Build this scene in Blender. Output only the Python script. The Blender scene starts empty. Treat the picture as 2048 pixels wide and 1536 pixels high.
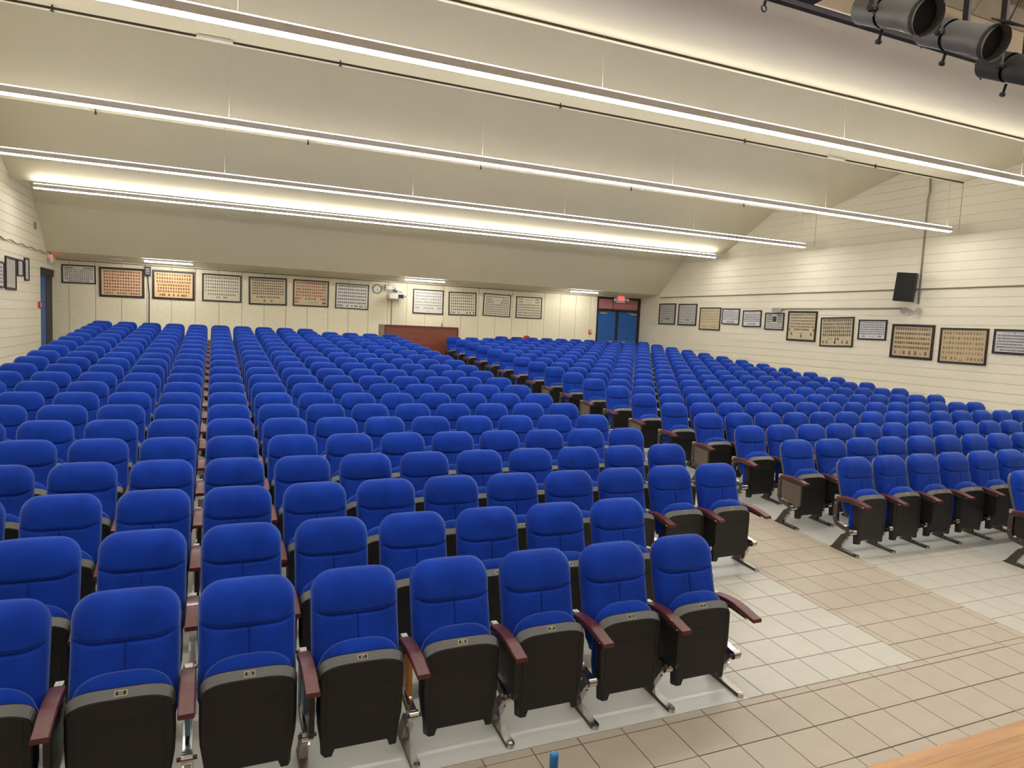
import bpy, bmesh, math, random
import numpy as np
from mathutils import Vector, Matrix

random.seed(7)
SC = bpy.context.scene
COL = SC.collection
R = math.radians

# ------------------------------------------------------------------ camera
CAM = np.array([-5.0572, -3.3209, 2.4295])
YAW, PITCH, ROLL, FPX = 0.4126, -0.0844, 0.0459, 1372.63
def cam_axes():
    cy, sy, cp, sp = math.cos(YAW), math.sin(YAW), math.cos(PITCH), math.sin(PITCH)
    fw = np.array([sy*cp, cy*cp, sp]); rt = np.array([cy, -sy, 0.0]); up = np.cross(rt, fw)
    c, s = math.cos(ROLL), math.sin(ROLL)
    return rt*c + up*s, -rt*s + up*c, fw
RT, UP, FW = cam_axes()
cd = bpy.data.cameras.new('camera'); cam = bpy.data.objects.new('camera', cd); COL.objects.link(cam)
m = Matrix.Identity(4)
for i in range(3):
    m[i][0] = RT[i]; m[i][1] = UP[i]; m[i][2] = -FW[i]; m[i][3] = CAM[i]
cam.matrix_world = m
cd.sensor_fit = 'HORIZONTAL'; cd.sensor_width = 36.0; cd.lens = 36.0*FPX/2048.0
cd.clip_start = 0.05; cd.clip_end = 200
SC.camera = cam
def proj(x, y, z):
    d = np.array([x, y, z]) - CAM; w = d @ FW
    return 1024 + FPX*(d @ RT)/w, 768 - FPX*(d @ UP)/w, w

# ------------------------------------------------------------------ world, exposure
W = bpy.data.worlds.new('world'); SC.world = W; W.use_nodes = True
W.node_tree.nodes['Background'].inputs[0].default_value = (1.0, 0.95, 0.86, 1)
W.node_tree.nodes['Background'].inputs[1].default_value = 0.12
SC.view_settings.view_transform = 'Standard'; SC.view_settings.look = 'None'
SC.view_settings.gamma = 1.0; SC.view_settings.use_curve_mapping = False
SC.cycles.use_adaptive_sampling = True; SC.cycles.adaptive_threshold = .025; SC.cycles.adaptive_min_samples = 16; SC.cycles.max_bounces = 6; SC.cycles.diffuse_bounces = 4; SC.cycles.glossy_bounces = 3; SC.cycles.caustics_reflective = False; SC.cycles.caustics_refractive = False
SC.view_settings.exposure = 2.08
LAMP_DOWN, LAMP_UP, TUBE = 10.0, 4.0, 24.0

# ------------------------------------------------------------------ helpers
def s2l(c): return tuple(((v/255)/12.92 if v/255 <= .04045 else ((v/255+.055)/1.055)**2.4) for v in c)
MATS = {}
def M(name, rgb, rough=.6, metal=0.0, var=0.0, vscale=8.0, bump=0.0, bscale=60.0, sheen=0.0, sheen_rgb=None,
      emit=0.0, emit_rgb=None, spec=.5, coat=0.0, stretch=None, objvar=0.0, detail=4.0, var2=0.0):
    if name in MATS: return MATS[name]
    mt = bpy.data.materials.new(name); mt.use_nodes = True; MATS[name] = mt
    nt = mt.node_tree; b = nt.nodes['Principled BSDF']; L = nt.links.new
    b.inputs['Base Color'].default_value = (*rgb, 1); b.inputs['Roughness'].default_value = rough
    b.inputs['Metallic'].default_value = metal; b.inputs['Specular IOR Level'].default_value = spec
    b.inputs['Coat Weight'].default_value = coat
    if sheen:
        b.inputs['Sheen Weight'].default_value = sheen; b.inputs['Sheen Roughness'].default_value = .35
        b.inputs['Sheen Tint'].default_value = (*(sheen_rgb or (1, 1, 1)), 1)
    if emit:
        b.inputs['Emission Color'].default_value = (*(emit_rgb or rgb), 1); b.inputs['Emission Strength'].default_value = emit
    if var or bump or objvar:
        tc = nt.nodes.new('ShaderNodeTexCoord'); src = tc.outputs['Object']
        if stretch:
            mp = nt.nodes.new('ShaderNodeMapping'); mp.inputs['Scale'].default_value = stretch
            L(src, mp.inputs['Vector']); src = mp.outputs['Vector']
        col = None
        if var:
            n = nt.nodes.new('ShaderNodeTexNoise'); n.inputs['Scale'].default_value = vscale; n.inputs['Detail'].default_value = detail
            L(src, n.inputs['Vector'])
            rp = nt.nodes.new('ShaderNodeValToRGB'); rp.color_ramp.elements[0].position = .3; rp.color_ramp.elements[1].position = .7
            rp.color_ramp.elements[0].color = (*[c*(1-var) for c in rgb], 1); rp.color_ramp.elements[1].color = (*[min(1, c*(1+var)) for c in rgb], 1)
            L(n.outputs['Fac'], rp.inputs['Fac']); col = rp.outputs['Color']
        if var2:                       # larger soft patches (nap of the cloth)
            n3 = nt.nodes.new('ShaderNodeTexNoise'); n3.inputs['Scale'].default_value = 5.5; n3.inputs['Detail'].default_value = 2
            oi2 = nt.nodes.new('ShaderNodeObjectInfo'); va = nt.nodes.new('ShaderNodeVectorMath'); va.operation = 'ADD'
            L(src, va.inputs[0]); L(oi2.outputs['Location'], va.inputs[1]); L(va.outputs['Vector'], n3.inputs['Vector'])
            m3 = nt.nodes.new('ShaderNodeMapRange'); m3.inputs['From Min'].default_value = .3; m3.inputs['From Max'].default_value = .7
            m3.inputs['To Min'].default_value = 1-var2; m3.inputs['To Max'].default_value = 1+var2; L(n3.outputs['Fac'], m3.inputs['Value'])
            h3 = nt.nodes.new('ShaderNodeHueSaturation'); L(m3.outputs['Result'], h3.inputs['Value']); L(col, h3.inputs['Color']); col = h3.outputs['Color']
        if objvar:
            oi = nt.nodes.new('ShaderNodeObjectInfo'); mr = nt.nodes.new('ShaderNodeMapRange')
            mr.inputs['To Min'].default_value = 1-objvar; mr.inputs['To Max'].default_value = 1+objvar
            L(oi.outputs['Random'], mr.inputs['Value'])
            hs = nt.nodes.new('ShaderNodeHueSaturation'); hs.inputs['Color'].default_value = (*rgb, 1)
            L(mr.outputs['Result'], hs.inputs['Value'])
            if col: L(col, hs.inputs['Color'])
            col = hs.outputs['Color']
        if col: L(col, b.inputs['Base Color'])
        if bump:
            n2 = nt.nodes.new('ShaderNodeTexNoise'); n2.inputs['Scale'].default_value = bscale; n2.inputs['Detail'].default_value = 3
            L(src, n2.inputs['Vector'])
            bp = nt.nodes.new('ShaderNodeBump'); bp.inputs['Strength'].default_value = bump; bp.inputs['Distance'].default_value = .01
            L(n2.outputs['Fac'], bp.inputs['Height']); L(bp.outputs['Normal'], b.inputs['Normal'])
    return mt

class MB:
    """collects faces; build() links them as one mesh object"""
    def __init__(s): s.v = []; s.f = []; s.m = []; s.s = []
    def face(s, pts, mat=0, smooth=False):
        n = len(s.v); s.v += [tuple(p) for p in pts]; s.f.append(tuple(range(n, n+len(pts)))); s.m.append(mat); s.s.append(smooth)
    def grid(s, rows, mat=0, smooth=True, closed=False, flip=False):
        n = len(s.v); w = len(rows[0])
        for r in rows: s.v += [tuple(p) for p in r]
        for i in range(len(rows)-1):
            for j in range(w if closed else w-1):
                a, b_, c, d = n+i*w+j, n+i*w+(j+1) % w, n+(i+1)*w+(j+1) % w, n+(i+1)*w+j
                s.f.append((d, c, b_, a) if flip else (a, b_, c, d)); s.m.append(mat); s.s.append(smooth)
    def box(s, x0, x1, y0, y1, z0, z1, mat=0, T=None):
        p = [(x0,y0,z0),(x1,y0,z0),(x1,y1,z0),(x0,y1,z0),(x0,y0,z1),(x1,y0,z1),(x1,y1,z1),(x0,y1,z1)]
        if T is not None: p = [tuple(T @ Vector(q)) for q in p]
        n = len(s.v); s.v += p
        for q in ((0,3,2,1),(4,5,6,7),(0,1,5,4),(1,2,6,5),(2,3,7,6),(3,0,4,7)):
            s.f.append(tuple(n+i for i in q)); s.m.append(mat); s.s.append(False)
    def cyl(s, p0, p1, r0, r1=None, n=12, mat=0, caps=True, smooth=True):
        r1 = r0 if r1 is None else r1; p0, p1 = Vector(p0), Vector(p1); d = (p1-p0).normalized()
        a = d.orthogonal().normalized(); b = d.cross(a)
        c = [[p+(a*math.cos(t)+b*math.sin(t))*r for t in [2*math.pi*i/n for i in range(n)]] for p, r in ((p0, r0), (p1, r1))]
        s.grid(c, mat, smooth, closed=True)
        if caps:
            s.face(list(reversed(c[0])), mat); s.face(c[1], mat)
    def tube(s, pts, r, n=6, mat=0):
        pts = [Vector(p) for p in pts]; rows = []
        for i, p in enumerate(pts):
            d = (pts[min(i+1, len(pts)-1)]-pts[max(i-1, 0)]).normalized()
            a = d.cross(Vector((0.13, .21, .97))); a = a.normalized() if a.length > 1e-4 else d.orthogonal().normalized()
            b = d.cross(a); rows.append([p+(a*math.cos(t)+b*math.sin(t))*r for t in [2*math.pi*k/n for k in range(n)]])
        s.grid(rows, mat, True, closed=True); s.face(list(reversed(rows[0])), mat); s.face(rows[-1], mat)
    def prism_x(s, yz, x0, x1, mat=0, side=None):
        """polygon in (y,z), extruded along x"""
        a = [(x0, y, z) for y, z in yz]; b = [(x1, y, z) for y, z in yz]; k = len(yz); side = mat if side is None else side
        s.face(a, side); s.face(list(reversed(b)), side)
        for i in range(k): s.face([a[(i+1) % k], a[i], b[i], b[(i+1) % k]], mat)
    def prism_y(s, xz, y0, y1, mat=0):
        a = [(x, y0, z) for x, z in xz]; b = [(x, y1, z) for x, z in xz]; k = len(xz)
        s.face(a, mat); s.face(list(reversed(b)), mat)
        for i in range(k): s.face([a[(i+1) % k], a[i], b[i], b[(i+1) % k]], mat)
    def mesh(s, name, mats):
        me = bpy.data.meshes.new(name); me.from_pydata(s.v, [], s.f)
        for t in mats: me.materials.append(t)
        me.polygons.foreach_set('material_index', s.m); me.polygons.foreach_set('use_smooth', s.s)
        me.update(); return me
    def fix(s, name, mats):
        me = s.mesh(name, mats); bm = bmesh.new(); bm.from_mesh(me); bmesh.ops.remove_doubles(bm, verts=bm.verts, dist=1e-5)
        bmesh.ops.recalc_face_normals(bm, faces=bm.faces); bm.to_mesh(me); bm.free(); return me
    def build(s, name, mats, parent=None, fix=True):
        mats = mats if isinstance(mats, (list, tuple)) else [mats]
        return obj(name, s.fix(name, mats) if fix else s.mesh(name, mats), parent)
def obj(name, data, parent=None, loc=None):
    o = bpy.data.objects.new(name, data); COL.objects.link(o)
    if parent: o.parent = parent
    if loc is not None: o.location = loc
    return o
def empty(name, loc=(0, 0, 0)):
    o = bpy.data.objects.new(name, None); COL.objects.link(o); o.location = loc; o.empty_display_size = .1; return o
def tag(o, label=None, cat=None, group=None, kind=None):
    if label: o['label'] = label
    if cat: o['category'] = cat
    if group: o['group'] = group
    if kind: o['kind'] = kind
    return o
def part_box(name, mat, parent, *b):
    q = MB(); q.box(*b); return q.build(name, mat, parent)
def text_mesh(txt, size, mat, name='lettering'):
    c = bpy.data.curves.new(name, 'FONT'); c.body = txt; c.size = size; c.align_x = 'CENTER'; c.align_y = 'CENTER'; c.resolution_u = 2
    o = bpy.data.objects.new('tmp', c); COL.objects.link(o)
    dg = bpy.context.evaluated_depsgraph_get(); me = bpy.data.meshes.new_from_object(o.evaluated_get(dg))
    bpy.data.objects.remove(o); bpy.data.curves.remove(c); me.materials.clear(); me.materials.append(mat); me.name = name; return me

ORD = ['', 'first', 'second', 'third', 'fourth', 'fifth', 'sixth', 'seventh', 'eighth', 'ninth', 'tenth', 'eleventh', 'twelfth', 'thirteenth',
       'fourteenth', 'fifteenth', 'sixteenth', 'seventeenth', 'eighteenth', 'nineteenth', 'twentieth', 'twenty-first']

# ------------------------------------------------------------------ dimensions
SL = 0.0631                       # floor slope (rises away from the stage)
XL, XR, YB = -9.006, 9.924, 19.0  # side walls, back wall
YLEV = 17.75                      # the floor is level behind this line
def fz(y): return SL*min(y, YLEV)
P = 0.305                         # tile pitch
DX, DY, SX0, SY0, RX0 = .5646, .8365, -.3586, .5007, 1.6041

# ------------------------------------------------------------------ materials
m_wall = M('wall_paint', s2l((238, 231, 210)), .55, var=.03, vscale=1.5, bump=.12, bscale=40)
m_wall2 = M('wall_paint_side', s2l((240, 233, 212)), .5, var=.02, vscale=2, bump=.1, bscale=45)
m_panel = M('wall_panel_stucco', s2l((238, 230, 202)), .7, var=.05, vscale=14, bump=.35, bscale=70, objvar=.02)
m_joint = M('joint_dark', s2l((70, 62, 48)), .8)
m_ceil = M('ceiling_paint', s2l((221, 213, 187)), .6, var=.02, vscale=.8)
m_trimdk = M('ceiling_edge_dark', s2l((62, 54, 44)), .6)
m_trimlt = M('ceiling_edge_light', s2l((225, 222, 205)), .5)
m_grout = M('grout', s2l((84, 70, 52)), .9, var=.15, vscale=3)
m_tan = M('tile_tan', s2l((192, 180, 162)), .38, var=.035, vscale=5, objvar=.02, spec=.4)
m_white = M('tile_white', s2l((206, 202, 190)), .35, var=.03, vscale=5, objvar=.02, spec=.4)
m_slab = M('seating_floor_grey', s2l((216, 217, 210)), .28, var=.03, vscale=2.0, spec=.5)
m_wood = M('stage_wood', s2l((190, 138, 80)), .35, var=.16, vscale=3.0, stretch=(1.2, 14, 8), objvar=.05, coat=.2)
m_blue = M('blue_fabric', s2l((22, 60, 166)), .9, var=.10, vscale=260, bump=.25, bscale=420, sheen=1.0, sheen_rgb=(.38, .58, 1.0), spec=.15, objvar=.07, var2=.16)
m_shell = M('back_shell_grey', s2l((98, 95, 88)), .5, bump=.05, bscale=300)
m_rim = M('seat_rim_lit', s2l((100, 100, 97)), .4, bump=.05, bscale=350)  # black shell's upper rim painted lighter for the lamp light it catches
m_black = M('seat_shell_black', s2l((35, 34, 32)), .42, bump=.06, bscale=350, spec=.45)
m_arm = M('armrest_wood', s2l((94, 42, 42)), .36, var=.18, vscale=10, stretch=(6, 1, 6), coat=.15)
m_chrome = M('polished_aluminium', (.62, .60, .57), .2, metal=1.0)
m_bronze = M('frame_side_dark', s2l((80, 73, 66)), .42, metal=.3)
m_cap = M('armrest_cap', s2l((190, 188, 186)), .35, metal=.4)
m_plate = M('number_plate_light', s2l((215, 212, 165)), .4)
m_platek = M('number_plate_dark', s2l((24, 24, 22)), .4)
m_tblue = M('tablet_edge_blue', s2l((92, 140, 176)), .4)
m_torange = M('tablet_edge_orange', s2l((222, 140, 40)), .4)
m_hous = M('lamp_housing', s2l((206, 200, 200)), .5)
m_lensd = M('lamp_lens_down', (1, 1, 1), .4, emit=LAMP_DOWN, emit_rgb=(1.0, .955, .90))
m_lensu = M('lamp_lens_up', (1, 1, 1), .4, emit=LAMP_UP, emit_rgb=(1.0, .955, .86))
m_tube = M('fluorescent_tube', (1, 1, 1), .4, emit=TUBE, emit_rgb=(1.0, .97, .95))
m_wire = M('suspension_wire', s2l((205, 200, 180)), .4, metal=.5)
m_frame = M('picture_frame_dark', s2l((38, 30, 25)), .4)
m_door = M('door_blue', s2l((28, 92, 168)), .45, var=.05, vscale=3)
m_dframe = M('door_frame_dark', s2l((34, 30, 28)), .5)
m_pink = M('transom_pink', s2l((176, 112, 118)), .6, var=.08, vscale=8, stretch=(1, 1, 12))
m_alu = M('brushed_metal', s2l((176, 176, 172)), .35, metal=.7)
m_redp = M('red_plastic', s2l((196, 52, 48)), .4)
m_whitep = M('white_plastic', s2l((226, 224, 218)), .4)
m_beige = M('conduit_paint', s2l((206, 198, 176)), .5)
m_conduit = M('conduit_grey', s2l((150, 142, 122)), .5)
m_blk = M('black_plastic', s2l((26, 24, 24)), .5)
m_cherry = M('booth_wood', s2l((122, 64, 46)), .4, var=.12, vscale=2, stretch=(1, 4, 6), coat=.2)
m_cherryd = M('booth_trim', s2l((104, 48, 34)), .4)
m_tanp = M('booth_side', s2l((176, 160, 132)), .6)
m_spot = M('spotlight_grey', s2l((112, 110, 106)), .5, metal=.3, var=.12, vscale=9)
m_spotd = M('spotlight_dark', s2l((44, 40, 38)), .6)
m_header = M('header_plaster', s2l((158, 140, 116)), .8, var=.1, vscale=4)
m_acou = M('header_tile', s2l((150, 140, 120)), .8, var=.12, vscale=4)
m_acouj = M('header_joint', s2l((214, 206, 190)), .7)

# ================================================================== FLOOR
floor = MB()
for (y0, y1) in ((-1.7, YLEV), (YLEV, YB+.4)):
    floor.face([(XL-.4, y0, fz(y0)-.008), (XR+.2, y0, fz(y0)-.008), (XR+.2, y1, fz(y1)-.008), (XL-.4, y1, fz(y1)-.008)])
o_floor = tag(floor.build('floor', m_grout), 'tiled aisle and grey seating floor rising to the back', kind='structure')
YF, YP = .065, 1.744              # front edge of the seating floor, back edge of the white patches
AX0, AX1 = -.072, 1.318           # aisle edges
def slab(name, polys):
    q = MB()
    for x0, x1, y0, y1 in polys:
        q.box(x0, x1, y0, y1, -.05, 0)
        for i in range(len(q.v)-8, len(q.v)):
            x, y, z = q.v[i]; q.v[i] = (x, y, fz(y)+z)
    return q.build(name, m_slab, o_floor, fix=False)
slab('seating_slab', [(XL-.3, -1.722, YF, YP), (XL-.3, AX0, YP, YLEV)])
slab('seating_slab', [(3.03, XR+.1, YF, YP), (AX1, XR+.1, YP, YLEV)])
slab('cross_aisle_slab', [(XL-.3, XR+.1, YLEV, YB+.3)])

TILE_CACHE = {}
def tile_mesh(w, d, mat):
    k = (round(w, 3), round(d, 3), mat.name)
    if k in TILE_CACHE: return TILE_CACHE[k]
    q = MB(); g = .0032; a, b = w/2-g, d/2-g; e = .0012; t = .0078
    lo = [(-a, -b, 0), (a, -b, 0), (a, b, 0), (-a, b, 0)]
    mi = [(x, y, t-e) for x, y, _ in lo]
    hi = [(x-math.copysign(e, x), y-math.copysign(e, y), t) for x, y, _ in lo]
    q.grid([lo, mi, hi], 0, False, closed=True); q.face(hi)
    TILE_CACHE[k] = q.mesh('tile', [mat]); return TILE_CACHE[k]
tiles = []
def lay(xs, ys, mat):
    for i in range(len(xs)-1):
        for j in range(len(ys)-1):
            tiles.append(((xs[i]+xs[i+1])/2, (ys[j]+ys[j+1])/2, xs[i+1]-xs[i], ys[j+1]-ys[j], mat))
def lines(a, b, o=0.0, p=P, tol=.02):
    k = math.ceil((a-o)/p - 1e-6); out = [a]
    while o+k*p < b-tol:
        if o+k*p > a+tol: out.append(o+k*p)
        k += 1
    return out+[b]
gx = lines(-7.0, XR+.1); fy = lines(-1.62, YF)
lay(gx, fy, m_tan)                                              # the strip in front of the stage
lay(lines(AX0, AX1), lines(YF, YLEV), m_tan)                    # the centre aisle
lay(lines(-1.722, AX0, AX0-.003), lines(YF, YP), m_white) if False else lay([-1.722, -1.588, -1.283, -.980, -.676, -.374, AX0], [YF, .365, .669, .976, 1.283, 1.588, YP], m_white)
lay([AX1, 1.615, 1.922, 2.228, 2.533, 2.838, 3.03], [YF, .37, .668, .972, 1.277, 1.581, YP], m_white)
rank = []
for k, t in enumerate(tiles):
    x, y, w = proj(t[0], t[1], fz(t[1]))
    seen = w > .5 and -20 < x < 2068 and 980 < y < 1556 and (t[1] < 4.0)
    rank.append((0 if seen else 1, w, k))
rank.sort(); single = {k for s_, w, k in rank[:300] if s_ == 0}
rest = MB()
for k, (x, y, w, d, mat) in enumerate(tiles):
    if k in single:
        o = obj('tile', tile_mesh(w, d, mat), o_floor, (x, y, fz(y)-.008)); o.rotation_euler = (math.atan(SL), 0, 0)
    else:
        a, b = w/2-.0032, d/2-.0032; mi = 0 if mat is m_tan else 1
        q0 = len(rest.v); rest.box(x-a, x+a, y-b, y+b, -.008, 0, mi)
        for i in range(q0, len(rest.v)):
            vx, vy, vz = rest.v[i]; rest.v[i] = (vx, vy, fz(vy)+vz)
tag(rest.build('tile', [m_tan, m_white], o_floor, fix=False), kind='stuff')

# stage edge under the camera
STZ = .9
st = tag(part_box('floor_stage', m_dframe, None, -9.5, 10.5, -9.0, -1.72, STZ-.12, STZ-.035), 'wooden stage floor edge at the lower right', kind='structure')
part_box('stage_front', m_cherryd, st, -9.5, 10.5, -1.76, -1.715, -.12, STZ-.036)
yy = -1.69
for k in range(26):
    w = .075 if k == 0 else .09
    q = MB(); q.box(-9.5, 10.5, yy-w+.001, yy, STZ-.034, STZ)
    if k == 0:      # rounded nosing
        q.v = [(x, y, z-(.006 if y > -1.70 and z > STZ-.01 else 0)) for x, y, z in q.v]
    q.build('plank', m_wood, st); yy -= w

# ================================================================== WALLS
def course_wall(name, x, sgn, spans, label):
    """painted block wall: a core and one proud strip per course"""
    w = MB()
    for y0, y1, z0, z1 in spans: w.box(min(x+.016*sgn, x+.25*sgn), max(x+.016*sgn, x+.25*sgn), y0, y1, z0, z1)
    o = tag(w.build(name, m_wall2, None, fix=False), label, kind='structure')
    z = 1.505-.1985*9
    while z < 6.8:
        for y0, y1, z0, z1 in spans:
            a, b = max(z+.005, z0), min(z+.1985-.005, z1)
            if b-a > .02:
                q = MB(); q.box(min(x, x+.02*sgn), max(x, x+.02*sgn), y0, y1, a, b); q.build('block_course', m_wall2, o, fix=False)
        z += .1985
    return o
w_r = course_wall('wall_right', XR, 1, [(-2.5, YB+.1, -.3, 7.0)], 'cream painted block wall on the right')
w_l = course_wall('wall_left', XL, -1, [(-2.5, 17.14, -.3, 7.0), (17.14, YB+.1, 3.36, 7.0)], 'cream painted block wall on the left')
for k, y in enumerate((10.83, 6.86)):
    tag(part_box('trim_%d' % (k+3), m_conduit, None, XR-.003, XR+.005, y-.005, y+.005, 4.95, 6.1), 'thin vertical control joint in the right wall', kind='structure')
wb = MB(); wb.box(XL-.4, XR+.25, YB+.03, YB+.25, .9, 4.4)
w_b = tag(wb.build('wall_back', m_joint, None), 'cream back wall of tall narrow panels', kind='structure')
xs = [-9.135, -8.709]
while xs[-1] < 7.4: xs.append(-8.709+.6375*(len(xs)-1) if len(xs) < 29 else 8)
xs = [-9.135]+[-8.709+.6333*i for i in range(27)]
xs = [x for x in xs if x < 7.9]+[8.03]
PZ = 3.66
for a, b in zip(xs[:-1], xs[1:]):
    q = MB(); e = .006; t = .008
    f0 = [(a+t, YB, fz(20)), (b-t, YB, fz(20)), (b-t, YB, PZ), (a+t, YB, PZ)]
    f1 = [(a+t-.004, YB+.006, fz(20)), (b-t+.004, YB+.006, fz(20)), (b-t+.004, YB+.006, PZ), (a+t-.004, YB+.006, PZ)]
    f2 = [(x, YB+.031, z) for x, y, z in f1]
    q.face(f0); q.grid([f0, f1, f2], 0, False, closed=True, flip=True); q.build('wall_panel', m_panel, w_b)
part_box('wall_head_trim', m_wall, w_b, XL-.1, XR, YB-.004, YB+.03, 3.68, 4.0)
# recess behind the left door
tag(part_box('trim_1', m_wall, None, XL-.30, XL-.13, 17.0, YB+.05, 1.0, 3.5), 'shallow recess around the left door', kind='structure')
tag(part_box('trim_2', m_wall, None, XL-.13, XL-.012, 17.08, 17.138, .9, 3.36), 'side of the left door recess', kind='structure')

# ---- doors
d2 = empty('door_2', (XL-.12, 18.37, 1.12)); tag(d2, 'blue door in a black frame beside the back left corner', kind='structure')
def dpart(name, mat, par, *b):
    q = MB(); q.box(*b); o = q.build(name, mat, par); return o
dpart('door_leaf', m_door, d2, -.01, .02, -1.17, -.10, 0, 2.06)
dpart('door_frame', m_dframe, d2, -.01, .07, -1.225, -1.17, 0, 2.24)
dpart('door_frame', m_dframe, d2, -.01, .03, -.10, .63, 0, 2.06)
dpart('door_frame', m_dframe, d2, -.01, .07, -1.17, .63, 2.06, 2.24)
d1 = empty('door_1', (8.04, YB, 1.12)); tag(d1, 'pair of blue doors with pink transom in the back right corner', kind='structure')
FH = 2.54
dpart('door_frame', m_dframe, d1, 0, .035, -.03, .03, 0, FH)
dpart('door_frame', m_dframe, d1, 1.75, 1.87, -.03, .03, 0, FH)
dpart('door_frame', m_dframe, d1, .035, 1.75, -.03, .03, FH-.07, FH)
dpart('door_frame', m_dframe, d1, .035, 1.75, -.03, .03, 2.01, 2.11)
dpart('mullion', m_dframe, d1, .80, .91, -.035, .03, 0, 2.01)
dpart('mullion', m_dframe, d1, .655, .672, -.02, .03, 2.11, FH-.07)
dpart('transom_panel', m_pink, d1, .035, .655, -.01, .03, 2.11, FH-.07)
dpart('transom_panel', m_pink, d1, .672, 1.75, -.01, .03, 2.11, FH-.07)
for x0, x1, s in ((.035, .80, 1), (.91, 1.75, -1)):
    lf = dpart('door_leaf', m_door, d1, x0, x1, -.015, .02, .01, 2.01)
    hx = x0+.2 if s > 0 else x1-.2
    q = MB(); q.box(hx-.14, hx+.14, -.075, -.015, 1.915, 1.965); q.box(hx-.02, hx+.30*s if s > 0 else hx+.02, -.06, -.045, 1.985, 2.0) if s > 0 else q.box(hx-.30, hx+.02, -.06, -.045, 1.985, 2.0)
    q.build('door_closer', m_alu, lf)
    q = MB(); q.box(x0+.06, x1-.06, -.075, -.045, .86, .92); q.box(x0+.06, x0+.14, -.05, -.015, .85, .93); q.box(x1-.14, x1-.06, -.05, -.015, .85, .93)
    q.build('push_bar', m_alu, lf)

# ================================================================== CEILING
def sheet(pts, name, parent, mat=m_ceil, th=.05, x0=XL-.05, x1=XR+.05):
    """a folded ceiling board from a list of (y,z), th thick upwards"""
    q = MB()
    for (ya, za), (yb, zb) in zip(pts[:-1], pts[1:]):
        d = Vector((yb-ya, zb-za)).normalized(); n = Vector((-d.y, d.x))
        if n.y < 0 or (abs(n.y) < 1e-3): n = n if abs(n.y) < 1e-3 else -n
        n = n*th
        q.prism_x([(ya, za), (yb, zb), (yb+n.x, zb+n.y), (ya+n.x, za+n.y)], x0, x1)
    return q.build(name, mat, parent)
LIPS = [(14.46, 5.03), (10.85, 5.80), (6.86, 6.00), (3.30, 5.545)]
ctop = MB(); ctop.box(XL-.3, XR+.3, -2.5, YB+.3, 7.05, 7.2)
ceil = tag(ctop.build('ceiling', m_ceil), 'cream folded ceiling stepping down towards the back', kind='structure')
sheet([(YB+.05, 3.70), (17.82, 3.80)], 'soffit', ceil)
sheet([(17.82, 3.80), (16.2, 5.228), (15.2, 6.11), (14.50, 6.15)], 'ceiling_section', ceil)
sheet([(14.46, 5.03), (12.4, 6.09), (11.6, 6.5), (10.9, 6.55)], 'ceiling_section', ceil)
sheet([(10.85, 5.80), (8.4, 6.466), (7.6, 6.69), (6.9, 6.72)], 'ceiling_section', ceil)
sheet([(6.86, 6.00), (5.6, 6.19), (4.2, 6.40), (3.34, 6.42)], 'ceiling_section', ceil)
sheet([(3.30, 5.545), (.42, 4.72)], 'ceiling_section', ceil)
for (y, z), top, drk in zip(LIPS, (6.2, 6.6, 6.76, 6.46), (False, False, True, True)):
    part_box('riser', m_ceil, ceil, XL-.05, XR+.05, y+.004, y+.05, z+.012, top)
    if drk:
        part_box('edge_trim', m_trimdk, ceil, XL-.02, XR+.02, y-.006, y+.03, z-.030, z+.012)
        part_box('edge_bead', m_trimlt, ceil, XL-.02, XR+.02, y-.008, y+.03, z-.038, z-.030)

# proscenium header seen from the stage side
hd = tag(part_box('wall_header', m_header, None, XL, XR, .40, .43, 4.70, 7.05), 'brown header above the stage opening', kind='structure')
part_box('header_pipe', m_spotd, hd, XL, XR, .385, .43, 4.668, 4.70)
part_box('header_bead', m_acouj, hd, XL, XR, .385, .40, 4.705, 4.716)
ang = R(48); u = Vector((0, -math.cos(ang), math.sin(ang))); nrm = Vector((0, -math.sin(ang), -math.cos(ang)))
base = Vector((0, .40, 5.0))
q = MB(); a0, a1 = base, base+u*2.2
q.face([(XL, *a0.yz), (XR, *a0.yz), (XR, *a1.yz), (XL, *a1.yz)]); q.face([(XR, *(a0-nrm*.05).yz), (XL, *(a0-nrm*.05).yz), (XL, *(a1-nrm*.05).yz), (XR, *(a1-nrm*.05).yz)])
q.build('header_joint_bed', m_acouj, hd)
tm = MB(); tw, tl = .40, .52
tm.box(-tw/2+.006, tw/2-.006, 0, .02, .006, tl-.006); tmesh = tm.mesh('header_tile', [m_acou])
for i in range(14):
    for j in range(3):
        o = obj('header_tile', tmesh, hd); p0 = base+u*(j*tl)+nrm*.008
        o.location = (-1.9+i*tw, p0.y, p0.z); o.rotation_euler = (R(90-48), 0, 0)

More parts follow.
